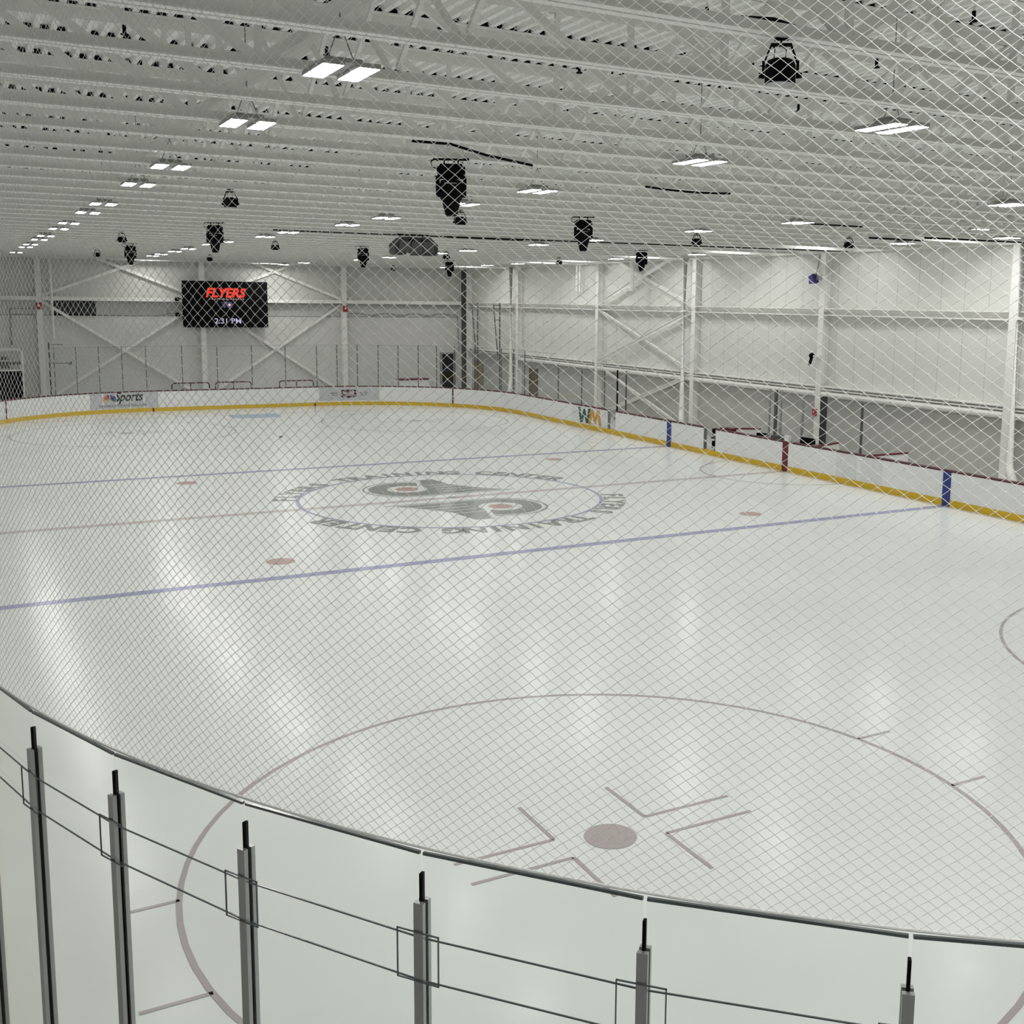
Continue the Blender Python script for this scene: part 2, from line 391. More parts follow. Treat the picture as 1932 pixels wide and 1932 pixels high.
# ------------------------------------------------------------------ dasher boards
BH = 1.07
boards = thing('dasher_boards', (0, 0, 0), 'white dasher boards with yellow kick plate and maroon cap rail around the ice', 'boards')
GATES = [(12.06, 12.78), (4.29, 5.12)]     # open gates in the right-hand boards (y ranges)
def band(off0, off1, z0, z1, gaps=True, n=20):
    """closed strip round the rink between two offsets, broken at the gates"""
    mb = MB()
    inn, out = [], []
    def line(px, py, qx, qy):
        N = 1
        for k in range(N): yield px+(qx-px)*k/N, py+(qy-py)*k/N
    pi, po = ring(off0, n), ring(off1, n)
    # open the loop at the right side so the gates can be cut there
    segs = []
    start = n   # last point of the lower right corner is index n, next corner starts n+1 (upper right)
    idx = [(start+1+k) % len(pi) for k in range(len(pi))]
    cur_i = [pi[i] for i in idx]; cur_o = [po[i] for i in idx]
    runs = [(cur_i, cur_o)]
    yb, yt = -(Y0-RR), Y0-RR
    cuts = [yt]
    if gaps:
        for a, b in sorted(GATES, reverse=True): cuts += [b, a]
    cuts.append(yb)
    for k in range(0, len(cuts), 2):
        y1, y0_ = cuts[k], cuts[k+1]
        runs.append(([(X0+off0, y0_), (X0+off0, y1)], [(X0+off1, y0_), (X0+off1, y1)]))
    for ri, ro in runs:
        v = []; f = []
        for (ax, ay), (bx, by) in zip(ri, ro): v += [(ax,ay,z0),(bx,by,z0),(bx,by,z1),(ax,ay,z1)]
        for k in range(len(ri)-1):
            for j in range(4): f.append((4*k+j, 4*(k+1)+j, 4*(k+1)+(j+1)%4, 4*k+(j+1)%4))
        f += [(0,1,2,3), (4*len(ri)-1, 4*len(ri)-2, 4*len(ri)-3, 4*len(ri)-4)]
        mb.add(v, f)
    return mb
band(0, 0.11, 0.2, BH-0.03).build('board_panel', M['board'], boards)
band(-0.015, 0.11, 0.0, 0.2, gaps=False).build('kick_plate', M['kick'], boards)['label'] = 'yellow kick plate'
band(-0.012, 0.17, BH-0.03, BH+0.02).build('cap_rail', M['cap'], boards)['label'] = 'maroon cap rail'
def stripe(y, wd, m, name, z0=0.0, z1=BH-0.02, side=1):
    mb = MB(); xa, xb = sorted((side*(X0-0.022), side*(X0+0.05)))
    return mb.box(xa, xb, y-wd/2, y+wd/2, z0, z1).build(name, M[m], boards)
for sd in (1, -1):
    for y in (7.62, -7.62): stripe(y, 0.3, 'blue', 'blue_stripe', side=sd)
    stripe(0, 0.3, 'red', 'red_stripe', side=sd)
def arc_pt(s, off=-0.02):
    """point and inward normal at arc length s measured along the far end from x=0 (positive to the right)"""
    sg = 1 if s >= 0 else -1; a = abs(s); L = X0-RR
    if a <= L: return (sg*a, Y0+off), (0, -1)
    th = (a-L)/RR
    if th <= PI/2:
        cx, cy = L, Y0-RR
        return (sg*(cx+(RR+off)*math.sin(th)), cy+(RR+off)*math.cos(th)), (-sg*math.sin(th), -math.cos(th))
    yy = Y0-RR-(a-L-RR*PI/2)
    return (sg*(X0+off), yy), (-sg, 0)
def on_boards(mb, s0, off=-0.022, zc=0.62):
    """wrap a flat x/y mesh (x along the boards, left to right seen from the ice) onto the boards"""
    def fn(x, y, z):
        (px, py), _ = arc_pt(s0+x, off-z); return (px, py, zc+y)
    return mb.xf(fn)
def strip(w_, h, n=10):
    mb = MB()
    for k in range(n+1):
        x = -w_/2+w_*k/n; mb.v += [(x,-h/2,0),(x,h/2,0)]
    for k in range(n): mb.f.append((2*k, 2*k+2, 2*k+3, 2*k+1))
    return mb
S_goal = (X0-RR)+RR*math.asin((11.2-(X0-RR))/RR)
for sg in (1, -1):
    on_boards(strip(0.09, BH-0.05), sg*S_goal, -0.018, BH/2-0.02).build('goal_stripe', M['red'], boards)
    on_boards(strip(0.08, 0.2), sg*4.27, -0.02, 0.1).build('kick_mark', M['red'], boards)

# adverts on the boards (parts of the boards)
def S_of(x, y):
    L = X0-RR; sg = 1 if x >= 0 else -1
    if abs(x) <= L: return x
    if y >= Y0-RR: return sg*(L+RR*math.atan2(abs(x)-L, y-(Y0-RR)))
    return sg*(L+RR*PI/2+(Y0-RR-y))
sA0, sA1 = S_of(-7.36, 29.95), S_of(-4.02, 30.48)
sc = (sA0+sA1)/2; WA = sA1-sA0
ad = on_boards(strip(WA, 0.80), sc, -0.006, 0.625).build('advert_sheet', M['ad'], boards)
ad['label'] = 'grey advert with black script lettering and a coloured feather fan'
sport = text_mb('Sports', 0.66, bold=0.016, shear=0.38, width=1.42)
on_boards(sport, sc+0.28, -0.010, 0.76).build('lettering', M['ink_black'], ad)
on_boards(text_mb('NBCSPORTSPHILADELPHIA.COM', 0.155, bold=0.004, shear=0.15, width=2.35), sc-0.05, -0.010, 0.37).build('web_address', M['ink_grey'], ad)
for k, (ang, ink) in enumerate(((168, 'yellow'), (138, 'orange'), (106, 'red'), (74, 'violet'), (42, 'navy'), (12, 'teal'))):
    a = math.radians(ang); t = MB()
    poly = [(0.05, 0)]+[(0.25+0.085*math.cos(b), 0.085*math.sin(b)) for b in [-PI/2+PI*j/8 for j in range(9)]]
    ca, sa = math.cos(a), math.sin(a)
    off = (-0.03 if ang > 90 else 0.03)
    t.add([(x*ca-y*sa+off, x*sa+y*ca, 0) for x, y in poly], [tuple(range(len(poly)))])
    on_boards(t, sc-0.68, -0.010, 0.62).build('feather', M['ink_'+ink], ad)
def curve_poly(fn, x0, x1, n=16):
    b = MB()
    for k in range(n+1):
        x = x0+(x1-x0)*k/n; lo, hi = fn(x); b.v += [(x, lo, 0), (x, hi, 0)]
    for k in range(n): b.f.append((2*k, 2*k+2, 2*k+3, 2*k+1))
    return b
def dia(hw, hh): return lambda x: (-hh*(1-abs(x)/hw)-1e-4, hh*(1-abs(x)/hw)+1e-4)
sB0, sB1 = S_of(4.51, 30.48), S_of(7.79, 29.78)
sc = (sB0+sB1)/2; WA = sB1-sB0
ad = on_boards(strip(WA, 0.74), sc, -0.006, 0.64).build('advert_sheet', M['ad'], boards)
ad['label'] = 'grey advert with a maroon diamond badge on black'
on_boards(curve_poly(lambda x: (-0.21, 0.21), -0.41, 0.41), sc-0.03, -0.009, 0.66).build('badge_plate', M['ink_black'], ad)
on_boards(curve_poly(dia(0.53, 0.30), -0.53, 0.53), sc-0.03, -0.011, 0.66).build('badge_border', M['ink_white'], ad)
on_boards(curve_poly(dia(0.49, 0.275), -0.49, 0.49), sc-0.03, -0.013, 0.66).build('badge_diamond', M['ink_maroon'], ad)
on_boards(text_mb("MILLER'S", 0.2, bold=0.006, width=0.62), sc-0.03, -0.015, 0.70).build('lettering', M['ink_white'], ad)
on_boards(text_mb('ALE HOUSE', 0.13, bold=0.004, width=0.46), sc-0.03, -0.015, 0.57).build('lettering', M['ink_white'], ad)
for dx, a, b in ((-0.82, 'BERLIN', 'MOUNT'), (0.82, 'BETHEL', 'SPIRIT')):
    on_boards(text_mb(a, 0.10, bold=0.004, width=0.42), sc+dx, -0.010, 0.70).build('lettering', M['ink_grey'], ad)
    on_boards(text_mb(b, 0.10, bold=0.004, width=0.32), sc+dx, -0.010, 0.58).build('lettering', M['ink_grey'], ad)
sC = S_of(X0, 14.55)
ad = on_boards(strip(3.3, 0.80), sC, -0.006, 0.62).build('advert_sheet', M['ad_dim'], boards); ad['label'] = 'pale advert with two big letters in green and amber'
def letter_W(flip):
    zz = [(-0.46,0.36),(-0.29,0.36),(-0.20,-0.10),(-0.06,0.30),(0.06,0.30),(0.20,-0.10),(0.29,0.36),(0.46,0.36),(0.30,-0.36),(0.14,-0.36),(0,0.0),(-0.14,-0.36),(-0.30,-0.36)]
    return [(x, -y) for x, y in zz][::-1] if flip else zz
def tri_poly(poly):
    """simple polygon as one n-gon face"""
    return MB().add([(x,y,0) for x,y in poly], [tuple(range(len(poly)))])
on_boards(tri_poly([(x*1.35, y) for x, y in letter_W(False)][::-1]), sC-0.42, -0.012, 0.62).build('letter', M['ink_green'], ad)
on_boards(tri_poly([(x*1.35, y) for x, y in letter_W(True)][::-1]), sC+0.62, -0.012, 0.60).build('letter', M['ink_amber'], ad)
for yy, hh, zc in ((-3.2, 0.8, 0.62), (-4.4, 0.9, 0.55)):
    on_boards(strip(1.0, hh if hh < 0.85 else 0.78), S_of(X0, yy), -0.006, 0.62).build('patch_panel', M['ad_dim'], boards)
# gate fittings: jambs, shelf and dark back seen through each open gate
for k, (a, b) in enumerate(GATES):
    g = MB()
    for y in (a, b): g.box(X0, X0+0.14, y-0.03 if y == b else y, y if y == b else y+0.03, 0.2, BH)
    gf = g.build('gate_frame', M['alu'], boards)
    MB().box(X0+0.55, X0+0.60, a-0.02, b+0.02, 0.0, BH-0.05).build('gate_back', M['grey'], gf)
    MB().box(X0+0.35, X0+0.6, a-0.02, b+0.02, 0.60, 0.68).build('gate_shelf', M['darkgrey'], gf)
    MB().box(X0+0.40, X0+0.58, a+0.05, b-0.02, 0.22, 0.50).build('gate_box', M['black'], gf)
    MB().box(X0+0.40, X0+0.58, a+0.02, b-0.02, 0.76, 1.0).build('gate_pad', M['black'], gf)
stub = MB().box(X0+0.02, X0+0.14, -0.12, 0.12, BH+0.02, BH+0.22).build('goal_light_box', M['white_plastic'])
tag(stub, 'small white box on the cap rail above the red centre stripe', 'box')

# ------------------------------------------------------------------ glass and posts round the far end
post_px = [(-8.89,29.21),(-7.87,29.75),(-6.8,30.14),(-5.69,30.38),(-4.53,30.48),(-2.74,30.48),(-0.95,30.48),(0.87,30.48),(2.68,30.48),
           (4.43,30.48),(5.55,30.4),(6.65,30.18),(7.74,29.81),(8.74,29.3),(9.7,28.65),(10.51,27.92),(11.25,27.05),
           (11.95,25.9),(12.7,24.0),(12.9,22.87),(12.95,21.61),(12.95,17.8),(12.95,15.38),(12.95,13.19)]
fp = []
for i, (x, y) in enumerate(post_px):
    s = S_of(x, y); (px, py), nrm = arc_pt(s, 0.06); fp.append((s, px, py))
GT = 3.42
for i, (s, px, py) in enumerate(fp):
    low = i >= 21
    zt = 2.85 if low else GT
    o = MB().box(px-0.02, px+0.02, py-0.02, py+0.02, BH+0.02, zt).build('glass_post', M['alu_dark'])
    tag(o, 'thin dark glass post on the far boards, %s from the left' % ordinal(i), 'post', 'glass posts along the far boards')
for i in range(len(fp)-1):
    (s0, ax, ay), (s1, bx, by) = fp[i], fp[i+1]
    zt = 2.80 if i >= 21 else GT-0.02
    d = Vector((bx-ax, by-ay, 0)).normalized()*0.022
    o = MB().bar((ax+d.x, ay+d.y, (BH+0.02+zt)/2), (bx-d.x, by-d.y, (BH+0.02+zt)/2), zt-BH-0.02, 0.012).build('glass_shield', M['glass'])
    tag(o, 'clear pane on the far boards, %s from the left' % ordinal(i), 'glass', 'clear panes along the far boards')
    e = MB().bar((ax+d.x, ay+d.y, zt+0.004), (bx-d.x, by-d.y, zt+0.004), 0.008, 0.012).build('pane_edge', M['glass_edge'], o)
# the two black posts by the gate
for i, y in enumerate((12.05, 11.28)):
    o = MB().box(X0+0.04, X0+0.09, y-0.03, y+0.03, BH+0.02, 2.95).build('gate_post', M['black'] if i == 0 else M['darkgrey'])
    tag(o, ('thick black post beside the gate next to the green and amber advert' if i == 0 else 'thin dark post to the right of the thick black gate post'), 'post')

# ------------------------------------------------------------------ columns, girts, braces
def hcol(x, y, label, zt=ZD, face='x'):
    b = MB(); w_, d_, t = 0.15, 0.3, 0.025
    if face == 'x':   # stands against the right wall
        b.box(x-d_, x-d_+t, y-w_, y+w_, 0, zt); b.box(x-t, x, y-w_, y+w_, 0, zt); b.box(x-d_+t, x-t, y-0.012, y+0.012, 0, zt)
    else:
        b.box(x-w_, x+w_, y-d_, y-d_+t, 0, zt); b.box(x-w_, x+w_, y-t, y, 0, zt); b.box(x-0.012, x+0.012, y-d_+t, y-t, 0, zt)
    o = b.build('wall_column', M['steel']); return tag(o, label, 'column', kind='structure')
RC = [30.3, 20.5, 11.5, 2.7, -6.5, -15.5]
for i, y in enumerate(RC): hcol(XW-0.01, y, 'white steel column on the right wall, %s from the far corner' % ordinal(i))
FC = [-8.93, -0.15, 8.5]
for i, x in enumerate(FC): hcol(x, YW-0.03, 'white steel column on the far wall, %s from the left' % ordinal(i), face='y')
hcol(XW-0.01, YW-0.85, 'white steel column on the right wall beside the dark corner column')
o = MB().box(16.62, 16.80, YW-0.45, YW-0.04, 0, ZD).build('corner_column', M['darkgrey']); tag(o, 'dark grey column in the far right corner', 'column', kind='structure')
# girts
def girt_r(y0, y1, zc, h, d, name, label):
    b = MB(); x1 = XW-0.01
    b.box(x1-d, x1, y0, y1, zc+h/2-0.045, zc+h/2); b.box(x1-d, x1, y0, y1, zc-h/2, zc-h/2+0.045); b.box(x1-0.06, x1-0.045, y0, y1, zc-h/2+0.045, zc+h/2-0.045)
    o = b.build(name, M['steel']); return tag(o, label, 'girt', kind='structure')
ye = [YW-0.45]+RC+[-YW+0.1]
for i in range(len(ye)-1):
    a, b_ = ye[i+1]+0.16, ye[i]-0.16
    girt_r(a, b_, 5.72, 0.30, 0.32, 'wall_girt', 'upper white girt on the right wall, bay %s from the far corner' % ordinal(i))
    girt_r(a, b_, 2.74, 0.16, 0.30, 'wall_girt', 'lower white girt on the right wall, bay %s from the far corner' % ordinal(i))
    if i:
        o = MB(); o.tube([(XW-0.2, a, 2.50), (XW-0.2, b_, 2.50)], 0.12, 12); o.sm = False
        tag(o.build('wall_pipe', M['steel']), 'white horizontal pipe under the lower girt, bay %s from the far corner' % ordinal(i), 'pipe', kind='structure')
xe = [-XW+0.1]+FC+[16.6]
for i in range(len(xe)-1):
    a, b_ = xe[i]+0.16, xe[i+1]-0.16
    o = MB().box(a, b_, YW-0.46, YW-0.03, 5.68, 5.90)
    o.box(a, b_, YW-0.48, YW-0.03, 5.68, 5.70)
    tag(o.build('wall_girt', M['steel']), 'white girt across the far wall, bay %s from the left' % ordinal(i), 'girt', kind='structure')
o = MB().box(XW-0.35, XW-0.01, -YW+0.1, YW-0.5, 7.98, 8.22)
tag(o.build('eave_beam', M['joist']), 'white eave beam along the top of the right wall', 'beam', kind='structure')
o = MB().box(-XW+0.1, XW-0.4, YW-0.30, YW-0.02, 8.02, 8.25)
tag(o.build('eave_beam', M['joist']), 'white eave beam along the top of the far wall', 'beam', kind='structure')
# diagonal braces
def brace(p, q, label):
    b = MB(); b.bar(p, q, 0.16, 0.03, up=(0,0,1)); d = Vector((0,0,1))
    off = Vector((0.06, 0, 0)) if abs(p[0]-q[0]) < 0.01 else Vector((0, 0.06, 0))
    pp, qq = Vector(p)+off+Vector((0,0,0.065)), Vector(q)+off+Vector((0,0,0.065))
    b.bar(pp, qq, 0.03, 0.12)
    return tag(b.build('wall_brace', M['steel']), label, 'brace', kind='structure')
yb = YW-0.2
for (xa, xb, nm) in ((-8.75, -0.35, 'left of the scoreboard column'), (0.05, 8.3, 'right of the scoreboard column')):
    brace((xa, yb, 5.6), (xb, yb-0.04, 0.05), 'far wall brace below the girt sloping down right, %s' % nm)
    brace((xa, yb+0.06, 0.05), (xb, yb+0.02, 5.6), 'far wall brace below the girt sloping up right, %s' % nm)
    brace((xa, yb, 9.2), (xb, yb-0.04, 5.95), 'far wall brace above the girt sloping down right, %s' % nm)
    brace((xa, yb+0.06, 5.95), (xb, yb+0.02, 9.2), 'far wall brace above the girt sloping up right, %s' % nm)
xb_ = XW-0.25
for z0, z1, nm in ((5.9, 8.6, 'top'), (2.85, 5.55, 'middle'), (-0.2, 2.6, 'bottom')):
    z0 = max(z0, 0.0)
    brace((xb_, 20.25, z1), (xb_+0.04, 11.75, z0), '%s right wall brace falling towards the camera' % nm)
    brace((xb_-0.06, 20.25, z0), (xb_-0.02, 11.75, z1), '%s right wall brace rising towards the camera' % nm)
# downspouts with a kicked-out foot
for i, y in enumerate((30.75, 11.98, -6.9)):
    b = MB(); x = XW-0.5
    b.tube([(x, y, 8.3), (x, y, 1.05), (x-0.06, y-0.08, 0.85), (x-0.45, y-0.75, 0.14)], 0.13, 14); b.sm = True
    o = b.build('downspout', M['steel']); tag(o, 'round white downspout beside the right wall, %s from the far corner' % ordinal(i), 'pipe', 'downspouts on the right wall')
    MB().tube([(x, y, 5.6), (x, y, 5.68)], 0.15, 14).build('collar', M['steel'], o)
for i, y in enumerate((22.4, 16.5)):
    b = MB()
    for dx in (0, 0.35): b.tube([(XW-0.3, y+dx, 8.0), (XW-0.3, y+dx, 6.55)], 0.06, 8)
    if i == 1:
        b = MB(); b.tube([(XW-0.6, y, ZD), (XW-0.6, y, 6.55)], 0.11, 10); b.tube([(XW-0.6, y+0.35, 6.72), (XW-0.6, y-0.05, 6.72)], 0.05, 8)
    tag(b.build('drop_pipe', M['steel']), ['white twin drop pipe on the right wall above the left end of the girt', 'single white drop pipe in front of the top right wall brace'][i], 'pipe')

# doors
def door(n, o_, label):
    o_.name = 'door_%d' % n; struct(o_, label=label, cat='door'); return o_
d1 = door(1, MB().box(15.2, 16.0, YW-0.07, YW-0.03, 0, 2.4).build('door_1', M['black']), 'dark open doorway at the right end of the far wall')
fr = MB(); fr.box(15.05, 15.2, YW-0.12, YW-0.03, 0, 2.5); fr.box(16.0, 16.15, YW-0.12, YW-0.03, 0, 2.5); fr.box(15.2, 16.0, YW-0.12, YW-0.03, 2.4, 2.5)
fr.build('door_frame', M['grey'], d1)
for n_, (ya, yb2, mm, zt, lb) in enumerate(((36.0, 37.1, 'tan', 1.95, 'tan door on the right wall near the far corner'), (28.05, 28.9, 'brown', 1.9, 'brown door on the right wall past the downspout'))):
    d = door(2+n_, MB().box(XW-0.07, XW-0.02, ya, yb2, 0, zt).build('door', M[mm]), lb)
    fr = MB(); fr.box(XW-0.1, XW-0.02, ya-0.1, ya, 0, zt+0.1); fr.box(XW-0.1, XW-0.02, yb2, yb2+0.1, 0, zt+0.1); fr.box(XW-0.1, XW-0.02, ya, yb2, zt, zt+0.1)
    fr.build('door_frame', M['grey' if n_ == 0 else 'brown'], d)

# ================================================================== ROOF JOISTS
JP = 1.672; ZB = 8.0
JY = [-20.77+JP*k for k in range(-4, 36)]
chb = MB()   # bottom chord: two angles, legs at the bottom, a slit between them
for s in (1, -1):
    a, b_ = sorted((s*0.015, s*0.105)); chb.box(-16.95, 16.6, a, b_, ZB, ZB+0.012)
    a, b_ = sorted((s*0.015, s*0.027)); chb.box(-16.95, 16.6, a, b_, ZB+0.012, ZB+0.105)
cht = MB()
for s in (1, -1):
    a, b_ = sorted((s*0.015, s*0.125)); cht.box(-16.95, 16.98, a, b_, ZD-0.015, ZD-0.003)
    a, b_ = sorted((s*0.015, s*0.027)); cht.box(-16.95, 16.98, a, b_, ZD-0.135, ZD-0.015)
flt = MB()
for i in range(n):
    x = -XW+i*P_+0.075
    if x > 16.8: break
    flt.prism([(x+0.004, ZD-0.002), (x+0.124, ZD-0.002), (x+0.106, ZD+0.066), (x+0.022, ZD+0.066)], 'y', -0.115, 0.115)
NODES = [-10.33+3.86*k for k in range(-1, 8)]
def web_mb(p, q, wd, th):
    return MB().bar(p, q, wd, th, up=(0, 1, 0)) if False else MB().bar(p, q, th, wd, up=(0, 1, 0))
strut = {}
j0 = thing('roof_joist', (0, JY[0], 0), 'x', 'joist', 'white open-web roof joists')
chb.build('bottom_chord', M['joist'], j0); cht.build('top_chord', M['joist'], j0)
tag(flt.build('flute_closure', M['black'], j0), 'black gaps in the deck ribs above the joist', kind='stuff')
dr = web_mb((0.05,0,ZB+0.09), (1.93,0,ZD-0.1), 0.09, 0.055); dl = web_mb((-0.05,0,ZB+0.09), (-1.93,0,ZD-0.1), 0.09, 0.055)
vt = web_mb((0,0.0,ZB+0.1), (0,0.0,ZD-0.1), 0.06, 0.05)
first = {}
for xn in NODES:
    for key, mb in (('r', dr), ('l', dl), ('v', vt)):
        x_end = xn+{'r': 1.95, 'l': -1.95, 'v': 0}[key]
        if x_end > 16.97 or x_end < -16.97: continue
        nm = 'web_post' if key == 'v' else 'web_diagonal'
        if key not in first: o = mb.build(nm, M['joist'], j0); first[key] = o
        else: o = first[key].copy(); C.objects.link(o)
        o.location = (xn, 0, 0)
br = MB(); br.bar((0, 0.05, ZB+0.12), (0, JP-0.05, ZD-0.14), 0.045, 0.045, up=(1,0,0))
br2 = MB(); br2.bar((0.05, 0.05, ZD-0.14), (0.05, JP-0.05, ZB+0.12), 0.045, 0.045, up=(1,0,0))
BX = [-12.6, -9.1, -4.7, -0.6, 4.0, 8.2, 12.0, 15.6]
b1 = br.build('bridging_brace', M['joist'], j0); b2 = br2.build('bridging_brace', M['joist'], j0)
b1.location = (BX[0], 0, 0); b2.location = (BX[0], 0, 0)
for x in BX[1:]:
    for b_ in (b1, b2):
        c = b_.copy(); C.objects.link(c); c.location = (x, 0, 0)
NJ = len(JY)
j0['label'] = 'white open-web roof joist spanning the hall, nearest the camera'
for k in range(1, NJ):
    j = copy_tree(j0); j.location = (0, JY[k], 0)
    j['label'] = 'white open-web roof joist spanning the hall, %s from the camera end' % ordinal(k)
    if k == NJ-1:
        for ch in list(j.children):
            if ch.name.startswith('bridging'): bpy.data.objects.remove(ch)

# ================================================================== CEILING LIGHTS
def make_lamp():
    t = thing('ceiling_light', (0,0,0), 'x', 'ceiling light', 'twin-panel ceiling lights')
    h = MB()
    for s in (-1, 1): h.box(s*0.158-0.098, s*0.158+0.098, -0.325, 0.325, 0.004, 0.045)
    h.box(-0.06, 0.06, -0.30, 0.30, 0.035, 0.06); h.box(-0.16, 0.16, -0.12, 0.12, 0.045, 0.11)
    h.build('housing', M['housing'], t)
    for s in (-1, 1):
        q = MB().add([(s*0.158-0.089,-0.315,0.002),(s*0.158+0.089,-0.315,0.002),(s*0.158+0.089,0.315,0.002),(s*0.158-0.089,0.315,0.002)], [(3,2,1,0)])
        q.build('lens_panel', M['lamp'], t)['label'] = 'glowing lens panel'
    c = MB()
    for s in (-1, 1): c.tube([(s*0.12, 0, 0.11), (0, 0, 0.42)], 0.006, 4)
    c.tube([(0,0,0.42),(0,0,1.2)], 0.008, 4)
    c.build('hanger', M['grey'], t)
    return t
LAMPS = {'left': (-9.75, [-34.4,-29.8,-27.5,-21.27,-17.79,-12.78,-9.52,-4.52,-1.55,3.14,6.22,11.01,14.02,18.54,21.46,28.44]),
         'second': (-4.0, [-34.4,-29.5,-25.5,-21.65,-17.93,-12.83,-9.41,-4.62,-1.47,3.12,6.06,10.45,13.06,17.69,21.01,24.95,27.58]),
         'third': (5.0, [-34.4,-29.5,-26.2,-21.3,-16.04,-9.77,-5.59,0.35,4.16,10.42,13.5,19.84,24.2,31.51,36.0]),
         'right': (14.0, [-34.4,-29.5,-26.2,-21.3,-17.8,-12.8,-8.3,-4.15,7.5,14.1,24.2,28.2,34.6])}
lp = make_lamp(); used = False
for row, (x, ys_) in LAMPS.items():
    for i, y in enumerate(ys_):
        o = lp if not used else copy_tree(lp); used = True
        dx = {'left': -0.012*(max(y,-21)+20), 'second': (0.42 if y < 0 else (0 if y < 10 else -0.4)), 'third': (-0.9 if y > 30 else 0), 'right': 0.05 if y < 20 else -0.2}[row]
        o.location = (x+dx, y, 7.93)
        rown = {'left': 'leftmost row', 'second': 'second row from the left', 'third': 'third row from the left', 'right': 'row nearest the right wall'}[row]
        if row == 'right' and y > -10: o.location.z = 7.985
        o['label'] = 'glowing twin-panel ceiling light, %s of the %s' % ('nearest' if i == 0 else ordinal(i)+' nearest', rown)

# lights tucked up between the joists beside the right wall
for i, (x, y) in enumerate(((14.7, 0.02), (14.7, 5.04), (14.7, 11.74), (14.7, 18.44), (14.7, -6.68), (14.7, -11.7), (14.7, 21.8), (14.7, 31.85))):
    o = copy_tree(lp); o.location = (x, min(JY, key=lambda q: abs(q-y-JP/2))-JP/2, 8.34)
    o['label'] = 'ceiling light tucked up between the joists beside the right wall, %s of its row' % ordinal(i)

for i, x in enumerate((-3.2, 3.6)):
    o = copy_tree(lp); o.location = (x, 36.87, 8.2)
    o['label'] = 'ceiling light tucked up between the last joists by the far wall, %s' % ('left one' if i == 0 else 'right one')

# ================================================================== STAGE LIGHTS
def make_moving_head():
    t = thing('moving_head_light', (0,0,0), 'x', 'stage light', 'black moving-head stage lights')
    b = MB(); b.box(-0.16, 0.16, -0.12, 0.12, -0.20, -0.06); b.box(-0.2, -0.16, -0.1, 0.1, -0.19, -0.09); b.box(0.16, 0.2, -0.1, 0.1, -0.19, -0.09)
    b.build('base', M['black'], t)
    c = MB(); c.tube([(-0.1,0,-0.06),(-0.1,0,0.01),(-0.1,0.05,0.05)], 0.02, 6); c.tube([(0.1,0,-0.06),(0.1,0,0.01),(0.1,0.05,0.05)], 0.02, 6)
    c.box(-0.26, 0.26, -0.03, 0.03, 0.0, 0.03)
    c.build('clamp', M['black'], t)
    y = MB()
    for s in (-1, 1): y.prism([(s*0.17,-0.20),(s*0.22,-0.24),(s*0.215,-0.52),(s*0.165,-0.52)][::s], 'y', -0.07, 0.07)
    y.box(-0.18, 0.18, -0.08, 0.08, -0.26, -0.20)
    y.build('yoke', M['black'], t)
    h = MB(); h.lathe([(0.08,-0.27),(0.15,-0.29),(0.165,-0.34),(0.165,-0.52),(0.15,-0.56),(0.13,-0.57),(0.125,-0.62),(0.09,-0.76),(0.075,-0.79)], 18); h.sm = False
    hd = h.build('head', M['black_gloss'], t)
    MB().lathe([(0.07,-0.788),(0.07,-0.795)], 16).build('lens', M['darkgrey'], hd)
    MB().box(-0.09, 0.09, -0.172, -0.16, -0.345, -0.33).build('trim_strip', M['grey'], hd)
    cb = MB(); cb.tube([(-0.2,0,-0.12),(-0.28,0,-0.10),(-0.29,0,-0.02),(-0.22,0,0.02)], 0.01, 5)
    cb.build('cable', M['black'], t)
    return t
def make_wash():
    t = thing('wash_light', (0,0,0), 'x', 'stage light', 'black wash stage lights in trapezoid yokes')
    y = MB()
    for s in (-1, 1): y.bar((s*0.11,0,-0.05), (s*0.19,0,-0.24), 0.04, 0.02, up=(0,1,0)); y.box(*sorted((s*0.18,s*0.21)), -0.02, 0.02, -0.40, -0.22)
    y.box(-0.12, 0.12, -0.025, 0.025, -0.07, -0.04)
    y.build('yoke', M['black'], t)
    c = MB(); c.tube([(0,0,-0.05),(0,0,0.02),(0,0.04,0.06)], 0.022, 6); c.box(-0.08,0.08,-0.02,0.02,-0.01,0.02); c.build('clamp', M['black'], t)
    h = MB(); h.lathe([(0.10,-0.20),(0.15,-0.22),(0.175,-0.27),(0.178,-0.44),(0.172,-0.455)], 20); h.sm = False
    hd = h.build('can', M['black_gloss'], t)
    MB().lathe([(0.155,-0.454),(0.155,-0.460)], 20).build('lens', M['lens'], hd)['label'] = 'pale grey lens'
    for s in (-1, 1): MB().tube([(s*0.19,0,-0.37),(s*0.245,0,-0.37)], 0.03, 8).build('knob', M['black'], t)
    cb = MB(); cb.tube([(0.05,0,-0.2),(0.06,0,-0.1),(-0.02,0,-0.05)], 0.008, 5); cb.tube([(-0.08,0,-0.2),(-0.07,0,-0.1),(-0.1,0,-0.05)], 0.008, 5)
    cb.build('cable', M['black'], t)
    return t
def snap(x, y):
    """hang from the nearest joist, sliding along the same line of sight on plan"""
    yj = min(JY, key=lambda q: abs(q-y)); return CAM.x+(x-CAM.x)*(yj-CAM.y)/(y-CAM.y), yj
mh = make_moving_head()
